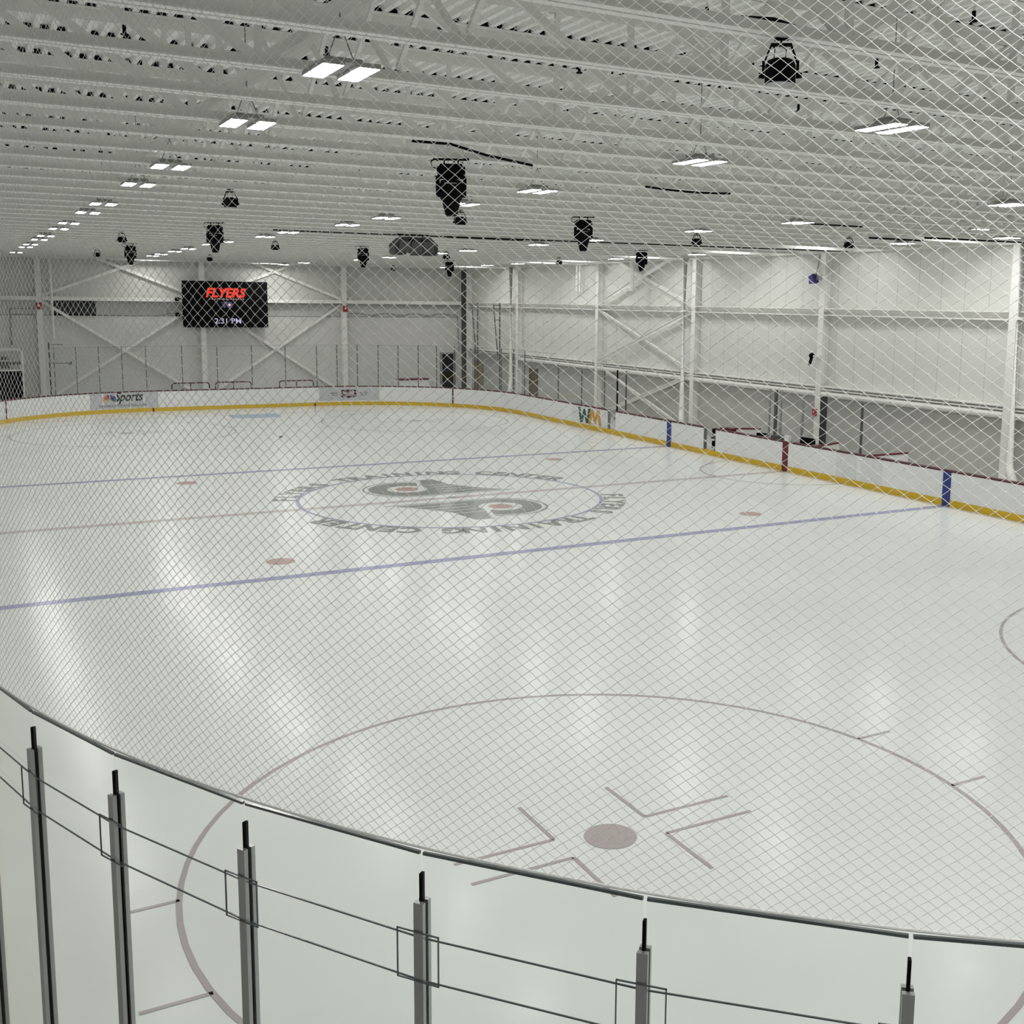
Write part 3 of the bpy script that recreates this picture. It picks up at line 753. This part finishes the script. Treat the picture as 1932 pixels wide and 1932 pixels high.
MH = [(-6.51,-15.92,'big black moving-head stage light hanging at centre, largest of its kind'),
      (-6.55,1.0,'black moving-head stage light hanging above the scoreboard'),
      (0.64,-6.94,'second largest black moving-head stage light, right of centre'),
      (1.0,11.37,'black moving-head stage light left of the hanging speakers'),
      (9.96,5.29,'black moving-head stage light in front of the right wall braces'),
      (9.42,23.19,'small black moving-head stage light below the hanging speakers to the right'),
      (-6.95,15.32,'black moving-head stage light farthest left, by the far wall brace')]
for i, (x, y, lb) in enumerate(MH):
    x, y = snap(x, y); o = mh if i == 0 else copy_tree(mh); o.location = (x, y, 7.98); o['label'] = lb
    for ch in o.children:
        if not ch.name.startswith('mounting'): ch.rotation_euler = (0, 0, -0.45+0.05*i)
ws = make_wash()
WS = [(-7.25,-24.25,'big black wash light nearest the camera at the top right'),
      (-8.07,-8.5,'black wash light in open yoke above the black moving head over the scoreboard'),
      (-2.67,-7.09,'black wash light just below the largest moving head'),
      (-8.16,7.54,'black wash light upper left, above the leftmost moving head'),
      (-3.02,8.76,'black wash light to the upper right of the scoreboard'),
      (4.67,11.88,'black wash light right of the hanging speakers'),
      (11.24,14.47,'black wash light in front of the right wall, left of the top brace'),
      (5.48,-4.82,'black wash light near the right wall under a ceiling light'),
      (10.97,-5.02,'rightmost black wash light above the panel wall'),
      (9.71,32.63,'tiny black wash light by the far wall below the hanging speakers'),
      (-7.38,22.79,'tiny black wash light at far left over the far wall brace'),
      (-2.22,24.9,'tiny black wash light just left of the scoreboard column top')]
for i, (x, y, lb) in enumerate(WS):
    x, y = snap(x, y); o = ws if i == 0 else copy_tree(ws); o.location = (x, y, 7.99); o['label'] = lb
    for ch in o.children:
        if not ch.name.startswith('mounting'): ch.rotation_euler = (0, 0, -0.6+0.1*(i % 4))
        if i == 0 and not ch.name.startswith('mounting'): ch.scale = (0.67, 0.67, 0.72)
# hanging speakers
t = thing('speaker_cluster', (-0.22, 2.53, 7.98), 'cluster of dark grey loudspeakers hung from the joists', 'speaker')
for dx, rz, w_ in ((-0.50, 0.6, 0.62), (0.0, 0.1, 0.62), (0.50, -0.55, 0.62)):
    b = MB(); b.prism([(-0.32,-0.22),(0.0,-0.62),(0.34,-0.62),(0.36,-0.30),(0.10,-0.08),(-0.16,-0.06)], 'y', -0.28, 0.28)
    sg = 1 if dx >= 0 else -1
    b.xf(lambda x, y, z: (sg*x*0.95+dx*0.75, y, z))
    if sg < 0: b.f = [tuple(reversed(f)) for f in b.f]
    s_ = b.build('speaker_box', M['charcoal'], t)
    g = MB().box(dx*0.75-0.2, dx*0.75+0.2, -0.31, -0.285, -0.55, -0.2).build('grille', M['darkgrey'], s_)
b = MB()
for dx in (-0.45, -0.05, 0.3): b.tube([(dx,0,-0.1),(dx,0,0.02)], 0.015, 5)
b.box(-0.6, 0.5, -0.04, 0.04, 0.0, 0.03); b.build('hanging_frame', M['black'], t)
# ceiling cables
def cable(pts, r, label, sag=0.0):
    P = []
    for i in range(len(pts)-1):
        a, b_ = Vector(pts[i]), Vector(pts[i+1])
        for k in range(8):
            q = a.lerp(b_, k/8); q.z -= sag*math.sin(PI*k/8); P.append(q)
    P.append(Vector(pts[-1])); m_ = MB(); m_.tube(P, r, 5)
    return tag(m_.build('cable', M['black']), label, 'cable')
cable([(-4.5,2.9,7.985),(0.3,2.6,7.985),(5,2.2,7.985),(10.5,1.7,7.985),(16.4,1.0,7.985)], 0.022, 'black cable run from the speakers across the joists to the right wall', 0)
cable([(0.9,2.5,7.975),(3.6,2.5,7.975)], 0.03, 'short thick black cable beside the hanging speakers', 0)
cable([(-7.45,-24.0,8.13),(-7.15,-24.02,8.15),(-6.85,-24.02,8.11),(-6.3,-24.05,8.06)], 0.022, 'black cable draped on the joist over the nearest wash light')
cable([(-7.2,-16.2,8.14),(-6.6,-16.1,8.16),(-6.0,-16.0,8.06),(-5.2,-15.9,7.98)], 0.02, 'black cable above the largest moving head')
cable([(-2.2,-14.3,7.985),(-0.3,-14.2,7.985)], 0.02, 'short black cable on a joist right of the largest moving head', 0.03)
cable([(12.2,-6.9,7.985),(14.2,-7.1,7.985),(16.3,-7.3,7.985)], 0.03, 'black cable along the joists above the rightmost wall bay', 0)
cable([(11,-5.85,7.985),(13.2,-5.85,7.985)], 0.03, 'black cable beside the rightmost wash light', 0)
cable([(5.4,-9.2,7.985),(7.6,-9.2,7.985)], 0.02, 'black cable on the joists right of the third light row', 0)
# sprinkler heads on the roof
for i, (x, y) in enumerate([(-7.85,-18.9),(-8.55,-16.8),(-5.6,-20.9),(-5.35,-17.6),(-10.9,-16.6),(-10.9,-13.2),(-3.1,-22.3),(-2.3,-20.0),(-7.9,-13.4),(-1.0,-16.9)]):
    b = MB(); b.tube([(0,0,0.10),(0,0,0.0)], 0.022, 6); b.lathe([(0.045,-0.0),(0.045,-0.012)], 8)
    o = b.build('sprinkler_head', M['black']); o.location = (x, y, ZD-0.43)
    MB().tube([(0,0,0.43),(0,0,0.10)], 0.012, 6).build('drop_pipe', M['deck'], o)
    tag(o, 'black sprinkler head hanging under the roof deck, %s counted from the first built row' % ordinal(i), 'sprinkler', 'sprinkler heads')
SPR = [o for o in C.objects if o.name.startswith('sprinkler_head')]
for i, o in enumerate(sorted(SPR, key=lambda q: q.location.x)): o['label'] = 'small black sprinkler head under the roof deck, %s from the left' % ordinal(i)

# ================================================================== SCOREBOARD and far wall fittings
t = thing('scoreboard', (1.12, 38.1, 5.55), 'black video scoreboard on the far wall with red lettering and white clock digits', 'scoreboard')
MB().box(-2.47, 2.47, -0.02, 0.16, -1.37, 1.37).build('cabinet', M['black'], t)
br_ = MB()
for x in (-1.6, 0.0, 1.6): br_.box(x-0.05, x+0.05, 0.16, 0.24, -1.2, 1.2)
br_.build('bracket', M['grey'], t)
def on_screen(mb, dx, dz): return mb.xf(lambda x, y, z: (dx+x, -0.035, dz+y))
on_screen(text_mb('FLYERS', 0.74, bold=0.03, shear=0.22, width=2.35), 0.02, 0.69).build('lettering', M['led_red'], t)['label'] = 'glowing red lettering'
on_screen(text_mb('T R A I N I N G   C E N T E R', 0.12, width=2.05), 0.05, 0.32).build('lettering', M['led_pink'], t)
on_screen(text_mb('2:31 PM', 0.44, bold=0.004, width=1.55), 0.08, -0.98).build('clock_digits', M['led_white'], t)['label'] = 'glowing white clock digits'
em = MB(); flat_ring(0.2, 0.0, 0.09, 0.19, n=24, z=0, mb=em)
em.add([(-0.32,0.15,0),(0.1,0.15,0),(0.02,0.10,0),(-0.26,0.10,0)], [(3,2,1,0)]); em.add([(-0.25,0.06,0),(0.02,0.06,0),(0,0.01,0),(-0.2,0.01,0)], [(3,2,1,0)])
em.add([(-0.2,-0.03,0),(0.0,-0.03,0),(-0.08,-0.2,0),(-0.13,-0.2,0)], [(3,2,1,0)])
eo = on_screen(em, 0.0, -0.02).build('emblem', M['led_dim'], t)
on_screen(flat_disc(0.2, 0, 0.075, z=0, n=16), 0.0, -0.02).build('emblem_spot', M['led_pink'], eo)
for i, z in enumerate((5.85, 4.95)):
    b = MB(); b.lathe([(0.07,0.10),(0.14,0.05),(0.14,-0.10),(0.09,-0.14)], 12); b.tube([(0.05,0,0),(0.35,0.1,0)], 0.03, 6)
    o = b.build('floodlight', M['black']); o.location = (-1.66, 38.06, z); tag(o, 'black floodlight on the left edge of the scoreboard, %s' % ('upper one' if i == 0 else 'lower one'), 'light')
lv = thing('wall_louver', (-7.15, YW-0.05, 5.27), 'dark rectangular louver below the girt on the far wall', 'louver')
b = MB(); b.box(-1.15, 1.15, -0.03, 0.0, -0.38, 0.38)
for k in range(9): b.box(-1.12, 1.12, -0.06, -0.03, -0.36+k*0.082, -0.33+k*0.082)
b.build('slats', M['charcoal'], lv)
b = MB(); b.box(-1.2, 1.2, -0.08, 0.0, -0.44, -0.38); b.build('sill', M['black'], lv)
for i, (x, lb) in enumerate(((-8.95, 'red fire alarm box on the far wall column at left'), (8.53, 'red fire alarm box on the far wall column right of the scoreboard'))):
    t = thing('fire_alarm', (x, YW-0.36, 5.36), lb, 'alarm')
    MB().box(-0.15, 0.15, -0.06, 0.02, -0.19, 0.19).build('case', M['alarm'], t)
    MB().box(-0.05, 0.05, -0.075, -0.06, -0.04, 0.08).build('strobe', M['ink_white'], t)
b = MB(); b.tube([(-8.3, YW-0.5, 8.2), (-8.3, YW-0.5, 3.55)], 0.07, 10)
tag(b.build('wall_pipe', M['steel']), 'white vertical pipe right of the left far wall column', 'pipe')
b = MB(); b.tube([(8.7, YW-0.1, 5.2)]+[(8.9+0.4*k, YW-0.1, 5.02+0.07*math.sin(k*1.3)) for k in range(18)]+[(16.3, YW-0.1, 5.0), (16.4, YW-0.1, 2.6)], 0.025, 5)
tag(b.build('wall_cable', M['grey']), 'grey cable looping along the far wall right of the alarm', 'cable')
b = MB(); b.tube([(-5.9, YW-0.06, 4.86), (-2.6, YW-0.06, 4.86), (-2.0, YW-0.06, 5.0), (-1.4, YW-0.06, 4.9)], 0.02, 5)
tag(b.build('wall_cable', M['grey']), 'grey cable along the panel joint left of the scoreboard', 'cable')
b = MB(); b.tube([(-10.4, YW-0.085, 5.2), (-10.4, YW-0.085, 3.2)], 0.04, 6); b.tube([(-10.4, YW-0.06, 5.2), (-9.2, YW-0.06, 5.2)], 0.02, 5); b.tube([(-10.4, YW-0.06, 4.9), (-9.2, YW-0.06, 4.9)], 0.02, 5)
tag(b.build('conduit', M['grey']), 'thin grey conduit frame at the far left of the end wall', 'conduit')
# storage cage at the far left
t = thing('storage_cage', (-11.0, 37.2, 0), 'dark storage cage with a white frame at the far left corner', 'cage')
b = MB()
for x in (-1.0, 1.0):
    for y in (-0.6, 0.6): b.box(x-0.04, x+0.04, y-0.04, y+0.04, 0, 3.05)
b.box(-1.0, 1.0, -0.64, -0.56, 2.97, 3.05); b.box(-1.0, 1.0, 0.56, 0.64, 2.97, 3.05); b.box(-1.0, 1.0, -0.63, -0.57, 1.86, 1.94)
b.build('frame', M['steel'], t)
b = MB(); b.box(-0.95, 0.95, -0.5, 0.5, 0.0, 1.86); b.build('dark_panel', M['black'], t)
b = MB(); b.box(-0.6, 0.4, -0.3, 0.3, 2.0, 2.2); b.box(-0.2, 0.9, -0.35, 0.3, 2.2, 2.32); b.box(-0.8, 0.3, -0.2, 0.3, 2.45, 2.6)
b.build('stacked_gear', M['darkgrey'], t)
# wall arms left of the first column
b = MB(); b.tube([(-8.6, 37.6, 3.25), (-7.9, 37.6, 3.23)], 0.02, 5); b.tube([(-8.6, 37.6, 2.2), (-7.6, 37.6, 2.2)], 0.02, 5); b.tube([(-8.62, 37.6, 3.4), (-8.62, 37.6, 0)], 0.035, 6); b.box(-7.65, -7.5, 37.52, 37.68, 2.12, 2.28)
tag(b.build('gear_post', M['darkgrey']), 'dark post with two thin arms behind the left end of the far boards', 'post')
# scoreboard-side benches: red tube frames behind the far boards
for i, (xa, xb, lb) in enumerate(((-2.72, -0.70, 'red tube frame behind the far boards, left one under the scoreboard'), (-0.36, 1.62, 'red tube frame behind the far boards, middle one under the scoreboard'), (3.25, 5.25, 'red tube frame behind the far boards, right of the scoreboard'))):
    cx = (xa+xb)/2; hw = (xb-xa)/2
    t = thing('tube_frame', (cx, 34.3, 0), lb, 'frame', 'red tube frames behind the far boards')
    b = MB(); b.tube([(-hw,0,0),(-hw,0,1.06),(-hw+0.06,0,1.14),(-hw+0.14,0,1.17),(hw-0.14,0,1.17),(hw-0.06,0,1.14),(hw,0,1.06),(hw,0,0)], 0.035, 8)
    b.build('outer_tube', M['redtube'], t)
    b = MB(); b.tube([(0,0,0.05),(0,0,1.15)], 0.03, 8); b.build('centre_post', M['redtube'], t)
    b = MB(); b.tube([(-hw,0,0.35),(hw,0,0.35)], 0.025, 6); b.tube([(-hw,0.02,0.06),(-hw,0.6,0.06),(hw,0.6,0.06),(hw,0.02,0.06)], 0.025, 6)
    b.build('floor_tube', M['redtube'], t)
t = thing('storage_table', (11.6, 34.6, 0), 'white table with red covers behind the far right boards', 'table')
b = MB(); b.box(-1.35, 1.35, -0.4, 0.4, 0.95, 1.02); b.build('top', M['white_plastic'], t)
for x in (-1.3, 1.3):
    for y in (-0.35, 0.35): MB().box(x-0.03, x+0.03, y-0.03, y+0.03, 0, 0.95).build('leg', M['white_plastic'], t)
b = MB(); b.box(-1.0, 0.95, -0.3, 0.3, 1.02, 1.13); b.build('red_cover', M['red'], t)
b = MB(); b.box(-1.0, 0.95, -0.36, -0.34, 0.3, 0.95); b.build('front_panel', M['board'], t)
# ladder masts
for i, (xa, ya, lb) in enumerate(((16.3, 35.3, 'left of the two tall ladder masts by the far right corner'), (16.3, 31.9, 'right of the two tall ladder masts by the far right corner'))):
    t = thing('ladder_mast', (xa, ya, 0), lb, 'ladder')
    b = MB(); b.tube([(0,0,0),(0,0,5.85)], 0.045, 6); b.build('upright', M['alu_dark'], t)
    b = MB(); b.tube([(0,0.30,2.6),(0,0.95,5.75)], 0.04, 6); b.build('sloping_rail', M['alu_dark'], t)
    b = MB()
    for z in (2.62, 3.7, 4.8, 5.7):
        yy = 0.30+(z-2.6)/3.15*0.65; b.tube([(0,0,z),(0,yy,z)], 0.025, 5)
    b.build('rung', M['alu_dark'], t)

# ================================================================== PENALTY BOXES on the right side
def rail(p, q, label):
    t = thing('divider_wall', (p[0], p[1], 0), label, 'wall panel')
    d = Vector(q)-Vector(p)
    MB().bar((0,0,0.53), (d.x,d.y,0.53), 1.02, 0.06).build('panel', M['board'], t)
    MB().bar((0,0,1.07), (d.x,d.y,1.07), 0.05, 0.10).build('cap', M['red'], t)['label'] = 'dark red cap'
    return t
rail((13.62,4.45), (14.74,3.75), 'low divider wall with dark red cap left of the red stripe, by the open gate')
rail((13.16,-4.05), (14.87,-4.07), 'low divider wall with dark red cap right of the red stripe')
rail((13.16,-1.45), (14.6,-0.95), 'short low divider wall with red cap just right of the tall glass posts')
t = thing('box_ledge', (13.42, 3.93, 0), 'red ledge block on the boards beside the open gate', 'ledge')
MB().box(-0.28, 0.0, -0.35, 0.35, 0.98, 1.16).build('block', M['red'], t)
MB().box(-0.26, -0.02, -0.3, 0.3, 0.0, 0.98).build('support', M['board'], t)
for i, (x, y, zt, r_, mm, lb) in enumerate(((15.0,3.55,2.67,0.03,'alu','first tall glass post from the left behind the red stripe'), (15.0,3.17,2.67,0.05,'alu_dark','second tall glass post from the left behind the red stripe, dark'), (15.0,2.85,2.67,0.035,'alu','third tall glass post from the left behind the red stripe'),
        (15.0,1.55,2.60,0.04,'alu','fourth tall glass post from the left behind the red stripe'))):
    tag(MB().box(x-r_, x+r_, y-r_, y+r_, 0, zt).build('tall_post', M[mm]), lb, 'post')
o = MB(); o.box(14.9, 15.08, 0.28, 0.46, 0, 2.62); tag(o.build('padded_post', M['charcoal']), 'thick dark padded post in front of the column with the blue floodlight', 'post')
o = MB(); o.box(15.3, 15.36, -1.35, -1.28, 0, 2.5); tag(o.build('tall_post', M['darkgrey']), 'thin dark post right of the thick padded post', 'post')
# scorer's desk with kit
t = thing('scorer_desk', (13.75, 0.9, 0), "scorer's desk behind the boards at the red stripe", 'desk')
MB().box(-0.3, 0.35, -1.6, 1.9, 0.92, 0.98).build('top', M['grey'], t)
MB().box(-0.3, -0.26, -1.6, 1.9, 0.0, 0.92).build('front_panel', M['board'], t)
for y in (-1.5, 1.8): MB().box(0.25, 0.31, y-0.03, y+0.03, 0, 0.92).build('leg', M['alu'], t)
o = MB(); o.box(-0.2, 0.25, -0.3, 0.3, 0, 0.14); o.box(-0.1, 0.1, -0.5, -0.3, 0, 0.08); o.location = None
o = o.build('control_console', M['darkgrey']); o.location = (13.75, 1.3, 0.98); tag(o, "dark control console on the scorer's desk near the white box", 'console')
o = MB(); o.box(-0.12, 0.12, -0.2, 0.2, 0, 0.10); o = o.build('keyboard_case', M['black']); o.location = (13.8, 2.45, 0.98); tag(o, "black case at the left end of the scorer's desk", 'case')
o = MB(); o.box(-0.15, 0.15, -0.25, 0.25, 0, 0.2); o.box(-0.15, -0.12, -0.3, 0.3, 0.2, 0.24); o = o.build('control_console', M['black']); o.location = (13.8, -0.2, 0.98); tag(o, "black box at the right end of the scorer's desk", 'box')
# items on the right wall columns
t = thing('floodlight', (XW-0.42, 3.05, 7.0), 'small blue floodlight on the right wall column above the penalty boxes', 'light')
b = MB(); b.prism([(-0.16,-0.16),(0.12,-0.2),(0.18,0.12),(-0.02,0.2)], 'x', -0.16, 0.12); b.build('case', M['ink_violet'], t)
MB().tube([(-0.02,-0.1,0.15),(0.05,-0.15,0.5),(0.1,-0.2,1.1)], 0.02, 5).build('cable', M['grey'], t)
MB().box(0.0, 0.11, -0.34, -0.1, -0.05, 0.15).build('bracket', M['alu'], t)
t = thing('security_camera', (XW-0.45, 2.98, 3.98), 'small cluster of cameras halfway up the right wall column', 'camera')
MB().lathe([(0.05,0.12),(0.11,0.08),(0.11,-0.02),(0.05,-0.10)], 10).build('dome', M['black'], t)
b = MB(); b.tube([(0,0.02,-0.1),(0.0,0.08,-0.28),(0.0,0.14,-0.34)], 0.06, 8); b.build('camera_body', M['black'], t)
b = MB(); b.box(-0.02, 0.14, -0.45, 0.05, -0.04, 0.04); b.build('bracket', M['white_plastic'], t)
t = thing('fire_alarm', (XW-0.335, 2.78, 1.75), 'small red alarm low on the right wall column', 'alarm')
MB().box(-0.05, 0.03, -0.09, 0.09, -0.14, 0.14).build('case', M['alarm'], t)
MB().box(-0.06, -0.05, -0.03, 0.03, -0.02, 0.06).build('strobe', M['ink_white'], t)
o = MB().lathe([(0.038, 0.0254), (0.038, 0.0)], 20).build('hockey_puck', M['black']); o.location = (-0.99, 16.96, 0.004); tag(o, 'black hockey puck lying on the ice', 'puck')
o.scale = (1.6, 1.6, 1.6)

# ================================================================== NEAR GLASS
NA = [181.0, 187.0, 193.0, 198.76, 204.54, 210.9, 217.25, 223.6, 230.04, 236.4, 242.75, 249.1]
acx, acy = -(X0-RR), -(Y0-RR); RG = RR+0.06
np_ = [(acx+RG*math.cos(math.radians(a)), acy+RG*math.sin(math.radians(a)), math.radians(a)) for a in NA]
# first visible joints sit at these angles round the corner
ZG = 3.74
def frame_pts(a, dr, dt):  # offset outwards / tangentially
    return (dr*math.cos(a)-dt*math.sin(a), dr*math.sin(a)+dt*math.cos(a))
for i, (x, y, a) in enumerate(np_):
    t = thing('glass_post', (x, y, BH+0.02), 'grey channel post of the near corner glass, %s from the left' % ordinal(i), 'post', 'near glass posts')
    b = MB(); b.box(0.010, 0.032, -0.022, 0.022, 0, ZG-0.22-BH); b.box(-0.032, -0.010, -0.022, 0.022, 0, ZG-0.22-BH)
    o = b.build('channel', M['alu'], t); o.rotation_euler = (0, 0, a)
    b = MB(); b.box(-0.012, 0.012, -0.006, 0.006, 0, ZG-0.1-BH); o = b.build('gasket', M['black'], t); o.rotation_euler = (0, 0, a)
    b = MB(); z0, z1 = ZG-0.56-BH, ZG-0.34-BH
    for s in (-1, 1):
        b.box(0.033, 0.039, *sorted((s*0.095, s*0.10)), z0, z1)
    b.box(0.033, 0.039, -0.10, 0.10, z1-0.005, z1); b.box(0.033, 0.039, -0.10, 0.10, z0, z0+0.005)
    o = b.build('clip_plate', M['glass_edge'], t); o.rotation_euler = (0, 0, a)
for i in range(len(np_)-1):
    (ax, ay, a0), (bx, by, a1) = np_[i], np_[i+1]
    d = Vector((bx-ax, by-ay, 0)).normalized()*0.008
    zc = (BH+0.02+ZG)/2
    o = MB().bar((ax+d.x, ay+d.y, zc), (bx-d.x, by-d.y, zc), ZG-BH-0.02, 0.012).build('glass_shield', M['glass'])
    tag(o, 'clear pane of the near corner glass, %s from the left' % ordinal(i), 'glass', 'near glass panes')
    MB().bar((ax+d.x, ay+d.y, ZG+0.006), (bx-d.x, by-d.y, ZG+0.006), 0.012, 0.014).build('pane_edge', M['glass_edge'], o)
    for zz in (ZG-0.36, ZG-0.55):
        am = (a0+a1)/2; ox, oy = 0.01*math.cos(am), 0.01*math.sin(am)
        MB().bar((ax+d.x+ox, ay+d.y+oy, zz), (bx-d.x+ox, by-d.y+oy, zz), 0.006, 0.006).build('seam_strip', M['glass_edge'], o)

# ================================================================== SAFETY NET
A0, A1 = math.radians(176), math.radians(243)
NC, NR = 178, 92
def net_pt(fa, ft):
    a = A0+(A1-A0)*fa
    # column spacing a little tighter on the left, looser on the right
    lean = 0.12+0.10*math.sin(fa*9.0)
    r = RG-lean*ft**1.15
    z = ZG+0.03+(7.99-(ZG+0.03))*ft
    return (acx+r*math.cos(a), acy+r*math.sin(a), z)
import array
nv = []; nf = []
rnd = random.Random(3)
grid = {}
for i in range(2*NR+1):
    for j in range(NC+1):
        fa = (j+(0.5 if i % 2 else 0.0))/NC
        fa = 0.88*fa+0.12*fa*fa
        x, y, z = net_pt(fa, i/(2*NR)); k = 0.002
        grid[i, j] = Vector((x+rnd.uniform(-k, k), y+rnd.uniform(-k, k), z+rnd.uniform(-k, k)))
RT = 0.0012
def seg(p, q):
    d = (q-p).normalized(); a = d.cross(Vector((0.3, 0.2, 0.93))).normalized()*RT; b = d.cross(a)
    n_ = len(nv)
    for c_ in (p, q):
        nv.append(tuple(c_+a)); nv.append(tuple(c_-0.5*a+0.866*b)); nv.append(tuple(c_-0.5*a-0.866*b))
    for s in range(3): nf.append((n_+s, n_+(s+1) % 3, n_+3+(s+1) % 3, n_+3+s))
def knot(p, r=0.0031):
    n_ = len(nv)
    for d in ((r,0,0),(-r,0,0),(0,r,0),(0,-r,0),(0,0,r),(0,0,-r)): nv.append((p.x+d[0], p.y+d[1], p.z+d[2]))
    for f in ((0,2,4),(2,1,4),(1,3,4),(3,0,4),(2,0,5),(1,2,5),(3,1,5),(0,3,5)): nf.append(tuple(n_+q for q in f))
for i in range(2*NR):
    for j in range(NC+1):
        p = grid[i, j]
        if i % 2 == 0: nb = (j, j-1)
        else: nb = (j, j+1)
        for jj in nb:
            if (i+1, jj) in grid: seg(p, grid[i+1, jj])
for (i, j), p in grid.items(): knot(p)
nb_ = MB(); nb_.v = nv; nb_.f = nf
net = nb_.build('safety_net', M['twine']); tag(net, 'white knotted safety net hanging from the roof above the near corner glass', 'net')
e0 = MB(); e0.tube([net_pt(k/40, 0) for k in range(41)], 0.006, 6); e0.build('bottom_rope', M['twine'], net)
e1 = MB(); e1.tube([net_pt(k/40, 1) for k in range(41)], 0.008, 6); e1.build('top_cable', M['grey'], net)
